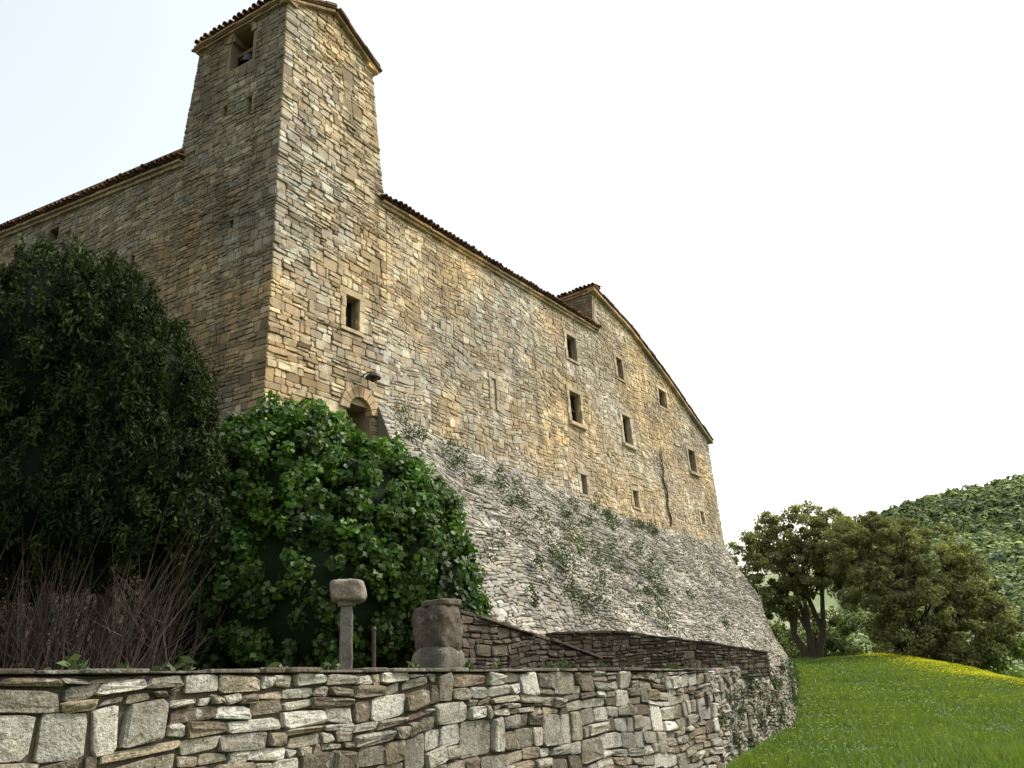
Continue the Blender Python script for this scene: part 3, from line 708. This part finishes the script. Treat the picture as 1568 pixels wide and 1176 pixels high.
mb=MB(); tube(mb,[(-12.2,14.6,1.4),(-12.2,14.6,8)],[.12,.05],(.1,.08,.06)); mb.make("trunk",M_bark,sb)
spots=[(6.2,7.0),(6.0,6.2),(9.0,6.2),(9.5,5.6),(8.2,4.6),(8.8,4.1),(9.8,4.4),(10.6,4.0),(10.5,5.0),(11.8,4.6),(12.4,4.2),(13.0,5.2),(9.2,3.2),(10.0,2.8),(12,3.2),(13,3.0),(14.2,3.6),(7.8,3.4),(8.4,2.4),(11.0,2.2),(15.2,4.3),(12.8,6.8),(15.6,7.1),(18,7.2),(16.8,6.0),(14.6,6.5),(11.3,6.1),(17.8,3.5),(20.0,2.2),(7.2,2.2)]
spots+=[(ru(5,17),ru(1.5,6.8)) for _ in range(34)]+[(ru(13,22),ru(6.9,7.5)) for _ in range(6)]+[(4.2,7.3),(4.6,6.9),(4.0,6.6)]
C=[];O=[];Bv=[]
for (u,v) in spots:
    p=Vector(SK(u,v)); nn=Vector(SN(u,v)); k=int(ru(90,240)); r_=ru(.15,.36); ns=random.randint(2,5)
    for s_i in range(ns):
        q=p+d*ru(-.3,.3)+Z*ru(-.3,.25)
        g=np.random.normal(size=(k//ns,3))*r_*.45*np.array([1,1,1.3]); C.append(np.array(q)+g+np.array(nn)*.1); O.append(np.tile(np.array(nn),(k//ns,1))); Bv.append(np.full(k//ns,ru(.7,1.2)))
for i in range(340):
    u=ru(4,28);v=ru(.3,7.5); p=Vector(SK(u,v)); k=14; C.append(np.array(p)+np.random.normal(size=(k,3))*.06); O.append(np.tile(np.array((0,0,1.)),(k,1))); Bv.append(np.full(k,1.))
for i in range(90):
    u=ru(.3,22);v=ru(-.1,1.5); p=Vector(RP(u,v,.05)); k=40; C.append(np.array(p)+np.random.normal(size=(k,3))*ru(.05,.13)); O.append(np.tile(np.array((0,0,1.)),(k,1))); Bv.append(np.full(k,.9))
for i in range(26):
    u=ru(3,WL);p=Vector(WP(u,wtop(u)+.02,ru(-.3,-.05))); k=16; C.append(np.array(p)+np.random.normal(size=(k,3))*.03); O.append(np.tile(np.array((0,0,1.)),(k,1))); Bv.append(np.full(k,.9))
C=np.concatenate(C);O=np.concatenate(O);Bv=np.concatenate(Bv)
leafmesh("wall_weeds",C,.05,.4,leafcols(Bv,(.05,.075,.03),(.10,.13,.06)),M_leafd,None,.2)
# ---------------------------------------------------------------- terrain
def sstep(a_,b_,x):
    t=min(max((x-a_)/(b_-a_),0),1); return t*t*(3-2*t)
def gz(x,y):
    z=.08+1.47*sstep(18,55,y)
    e_=x-(8+.25*y)
    if e_>0: z-= .05*e_*e_ if e_<6 else 1.8+.6*(e_-6)
    if y>64: z-=.02*(y-64)**1.5 if y<120 else .02*56**1.5+.3*(y-120)
    z+=.03*math.sin(x*.7+y*.3)+.03*math.sin(y*.9-x*.4)
    return max(z,-26)
def axis(lo,hi,fine0,fine1,st):
    r=[];x=fine0
    while x<=fine1: r.append(x);x+=st
    s=st;x=fine1
    while x<hi: s*=1.25;x+=s;r.append(x)
    s=st;x=fine0
    while x>lo: s*=1.25;x-=s;r.insert(0,x)
    return r
xs=axis(-1500,1500,-10,40,.8); ys=axis(-300,2500,-6,75,.8)
V=[(x,y,gz(x,y)) for x in xs for y in ys]; ny=len(ys)
Fc=[(i*ny+j,(i+1)*ny+j,(i+1)*ny+j+1,i*ny+j+1) for i in range(len(xs)-1) for j in range(ny-1)]
m,nn_,o=new_mat("meadow_ground"); g=N(nn_,"ShaderNodeNewGeometry"); pos=g.outputs["Position"]
c=mix(nn_,noise(nn_,pos,.35,4,.6,.35,.65),(.05,.09,.018),(.10,.15,.028)); c=mix(nn_,noise(nn_,pos,6,4,.7,.45,.7),c,(.045,.07,.02))
b=N(nn_,"ShaderNodeBsdfPrincipled"); b.inputs["Roughness"].default_value=.95; b.inputs["Specular IOR Level"].default_value=.1; nn_.links.new(c,b.inputs["Base Color"])
t=N(nn_,"ShaderNodeTexNoise"); t.inputs["Scale"].default_value=14; t.inputs["Detail"].default_value=4; nn_.links.new(pos,t.inputs["Vector"]); bu=N(nn_,"ShaderNodeBump"); bu.inputs["Distance"].default_value=.1; bu.inputs["Strength"].default_value=.8; nn_.links.new(t.outputs[0],bu.inputs["Height"]); nn_.links.new(bu.outputs[0],b.inputs["Normal"]); nn_.links.new(b.outputs[0],o.inputs[0])
mk("ground",V,Fc,m,None,None,True)
def xleft(y): 
    if y<12: return 2.7+(y-12)*.72
    if y<19.8: return 2.35+(y-12)*.48
    return 6.1+(y-19.8)*.33
def scatter(k,y0,y1,pw=1.0,wide=.66):
    ysr=y0+(y1-y0)*np.random.rand(k)**pw; P=[]
    for y in ysr:
        xl=xleft(y)+.05; xr=wide*y+1.5
        if xr<=xl: continue
        x=ru(xl,xr); P.append((x,y,gz(x,y)))
    return np.array(P)
G=scatter(130000,6,50,1.25)
k=len(G); ang=np.random.rand(k)*6.283; patch=np.sin(G[:,0]*1.3+.5*G[:,1])*np.sin(G[:,1]*.9-G[:,0]*.4)+.5*np.sin(G[:,0]*3.1)*np.sin(G[:,1]*2.3)
h=np.random.uniform(.05,.12,k)*(1.15+.6*patch); wdt=.004+.0006*G[:,1]
dx=np.cos(ang)*wdt;dy=np.sin(ang)*wdt; lean=np.random.normal(size=(k,2))*.04
V=np.empty((k*3,3)); V[0::3]=G+np.stack([dx,dy,np.zeros(k)],1); V[1::3]=G-np.stack([dx,dy,np.zeros(k)],1); V[2::3]=G+np.stack([lean[:,0],lean[:,1],h],1)
tt=np.clip(np.random.rand(k,1)*.8+.4*(patch[:,None]+.6)/2,0,1); cg=np.array((.045,.10,.018))*(1-tt)+np.array((.17,.22,.042))*tt
mk("grass",V,np.arange(k*3).reshape(-1,3),M_leaf,np.repeat(cg,3,axis=0))
def flowers(name,P,size,col):
    P=P.copy(); P[:,2]+=np.random.uniform(.08,.2,len(P)); n_=len(P); a_=np.random.normal(size=(n_,3))*.35; a_[:,2]=0
    V=np.empty((n_*4,3)); s=size*np.random.uniform(.7,1.3,(n_,1))
    ex=np.array([1,0,.15]);ey=np.array([0,1,-.2])
    V[0::4]=P-ex*s;V[1::4]=P-ey*s;V[2::4]=P+ex*s;V[3::4]=P+ey*s
    V+=np.repeat(a_*s*.5,4,axis=0)
    mk(name,V,np.arange(n_*4).reshape(-1,4),M_leaf,np.tile(np.array(col),(n_*4,1)))
P=scatter(90000,26,52,.8,.64); e_=P[:,0]-(8+.25*P[:,1]); keep=(e_>.1+np.random.normal(size=len(P))*.7)&(e_<6); Pd=P[keep][:13000]
Ps=scatter(1300,9,45,.8)
flowers("yellow_flowers",np.concatenate([Pd,Ps]),.035,(.72,.60,.05))
flowers("white_daisies",scatter(520,9,30,1),.035,(.8,.8,.76))
# ---------------------------------------------------------------- oak trees
M_leafd2=leaf_mat("oak_leaves",.4,.6,.25)
def oak(name,base,lobes,nsub,nleaf,subr,c1,c2,trunks,size=.1):
    e_=empty(name); C,O,Bv=clumpcloud(lobes,nsub,nleaf,subr,.2,.7,None,(.7,1.17))
    leafmesh("crown_leaves",C,size,.6,leafcols(Bv,c1,c2),M_leafd2,e_,0,O,.35)
    mb=MB(); b_=Vector(base)
    for tx in trunks:
        m_=b_+Vector((tx,0,1.6)); tube(mb,[b_+Vector((tx*.2,0,-.3)),b_+Vector((tx*.6,0,.8)),m_],[.34,.26,.22],(.07,.06,.05))
        near=sorted(lobes,key=lambda q:abs(q[0][0]-m_.x))[:3]
        for c,r in near:
            c=Vector(c); tube(mb,[m_,(m_+c)/2+Vector((ru(-.3,.3),ru(-.3,.3),ru(-.4,.1))),c,c+Vector((ru(-1,1),ru(-1,1),r[2]*.7))],[.17,.11,.06,.02],(.07,.06,.05),6)
            for _ in range(6):
                q=c+Vector((ru(-1,1)*r[0],ru(-1,1)*r[1],ru(-.5,.9)*r[2])); tube(mb,[(m_+c)/2,(c+q)/2+Vector((0,0,-.2)),q],[.06,.035,.015],(.07,.06,.05),5)
    mb.make("trunk",M_bark,e_); return e_
oc1,oc2=(.115,.125,.055),(.22,.21,.10)
oak("holm_oak_tree",(18.0,52,1.45),[((15.7,52,7.4),(2.0,2,2.1)),((17.3,52.5,9.2),(1.9,2,1.6)),((19.7,52,9.6),(1.9,2,1.7)),((21.0,52,7.9),(2.0,2,2.0)),((14.9,52,5.4),(1.4,1.5,1.6)),((18.4,51.5,7.2),(2.1,2,1.8)),((22.0,52,5.8),(1.6,1.6,1.7)),((17.0,52,5.4),(1.4,1.5,1.1))],330,36000,.44,oc1,oc2,(-.9,.1,1.0))
oak("holm_oak_tree",(22.0,47.5,.6),[((20.6,48,7.9),(1.9,1.8,1.8)),((22.8,48,8.0),(1.8,1.8,1.6)),((24.4,47,6.7),(1.9,1.8,1.8)),((25.8,47,5.0),(1.7,1.7,1.8)),((21.0,47,4.8),(1.9,1.8,1.9)),((23.3,46.6,4.0),(2.0,1.8,2.0)),((26.5,46.5,3.0),(1.4,1.5,1.6)),((24.6,46,1.9),(2.0,1.5,1.4)),((21.7,46.2,2.4),(1.5,1.4,1.3))],430,47000,.44,oc1,oc2,(-.6,.8))
bs=empty("hedge_bush"); L=[((27.5,47,.2),(2.5,1.5,1.4)),((29.5,44,-.6),(2.5,1.5,1.5)),((24,42,-.3),(1.2,1.0,.6))]
C,O,Bv=clumpcloud(L,90,9000,.5); leafmesh("leaves",C,.1,.6,leafcols(Bv,(.07,.12,.02),(.12,.18,.03)),M_leaf,bs,0,O,.4)
bs2=empty("hedge_bush"); L=[((15.5,58,2.3),(3,1.5,1.8)),((20,60,2.8),(4,1.5,2.4)),((24,58,2.0),(3,1.5,2.2)),((29,60,1.0),(3.5,1.5,2.6))]
C,O,Bv=clumpcloud(L,200,17000,.5); leafmesh("leaves",C,.12,.6,leafcols(Bv,(.06,.075,.03),(.12,.13,.05)),M_leafd2,bs2,0,O,.4)
mb=MB(); 
for x,y in ((16,58),(20,60),(24,58),(29,60)): tube(mb,[(x,y,.3),(x,y,2)],[.1,.06],(.08,.06,.05))
mb.make("stems",M_bark,bs2)
# ---------------------------------------------------------------- hill
def hz(x,y):
    pr=80+(x-235)*.25 if x>235 else 80-(235-x)*.30
    pr=max(pr,5)+2*math.sin(x*.025+1)+1.5*math.sin(x*.06)
    t=min(max((y-120)/400,0),1); up_=t**1.25
    z=-27+(pr+27)*up_
    if y>520: z-=(y-520)*.12
    z+=4*math.sin(x*.04+y*.03)*t+6*math.sin(x*.06-y*.015)*t*(1-t)*3
    return z
xs=[-300+1300*i/90 for i in range(91)]; ys=[100+900*i/70 for i in range(71)]
V=[(x,y,hz(x,y)) for x in xs for y in ys]
Fc=[(i*71+j,(i+1)*71+j,(i+1)*71+j+1,i*71+j+1) for i in range(90) for j in range(70)]
m,nn_,o=new_mat("hillside"); g=N(nn_,"ShaderNodeNewGeometry"); pos=g.outputs["Position"]
c=mix(nn_,noise(nn_,pos,.03,4,.6,.4,.6),(.15,.19,.08),(.26,.28,.14))  # paler greens, distance haze painted into the hill colour
b=N(nn_,"ShaderNodeBsdfPrincipled"); b.inputs["Roughness"].default_value=1; nn_.links.new(c,b.inputs["Base Color"]); nn_.links.new(b.outputs[0],o.inputs[0])
mk("hill",V,Fc,m,None,None,True)
VV=[];CC=[]
fc=[(.20,.25,.08),(.24,.28,.095),(.14,.185,.07),(.27,.30,.11),(.10,.14,.065),(.17,.22,.08)]
for i in range(15000):
    y=ru(150,560); x=ru(.30,.74)*y
    cl=math.sin(x*.05+1)*math.sin(y*.045)+.6*math.sin(x*.13+y*.07)
    if x/y<.4 and y>330: continue
    if x/y>.5 and 170<y<300 and cl>.3: continue
    if cl>1.15: continue
    s=ru(1.3,2.8) if R()<.7 else ru(2.8,4.4); z=hz(x,y); k=24
    g=np.random.normal(size=(k,3)); g/=np.linalg.norm(g,axis=1)[:,None]; g[:,2]=np.abs(g[:,2])*1.3
    c0=np.array([x,y,z+s*.4])+g*s*.75
    a_=np.random.normal(size=(k,3)); a_-=g*np.sum(a_*g,axis=1)[:,None]*.8; a_/=np.linalg.norm(a_,axis=1)[:,None]; b_=np.cross(g,a_)
    sz=s*np.random.uniform(.16,.36,(k,1)); q=np.empty((k*4,3)); q[0::4]=c0-a_*sz;q[1::4]=c0+b_*sz;q[2::4]=c0+a_*sz;q[3::4]=c0-b_*sz
    VV.append(q); kk=ru(.65,1.2)*(1+.12*math.sin(x*.03+y*.02)); CC.append(np.tile(np.array(random.choice(fc))*kk+np.array((.025,.032,.03)),(k*4,1)))  # constant pale offset paints aerial haze into the tree colours
VV=np.concatenate(VV)
mk("distant_forest",VV,np.arange(len(VV)).reshape(-1,4),M_leafd,np.concatenate(CC))
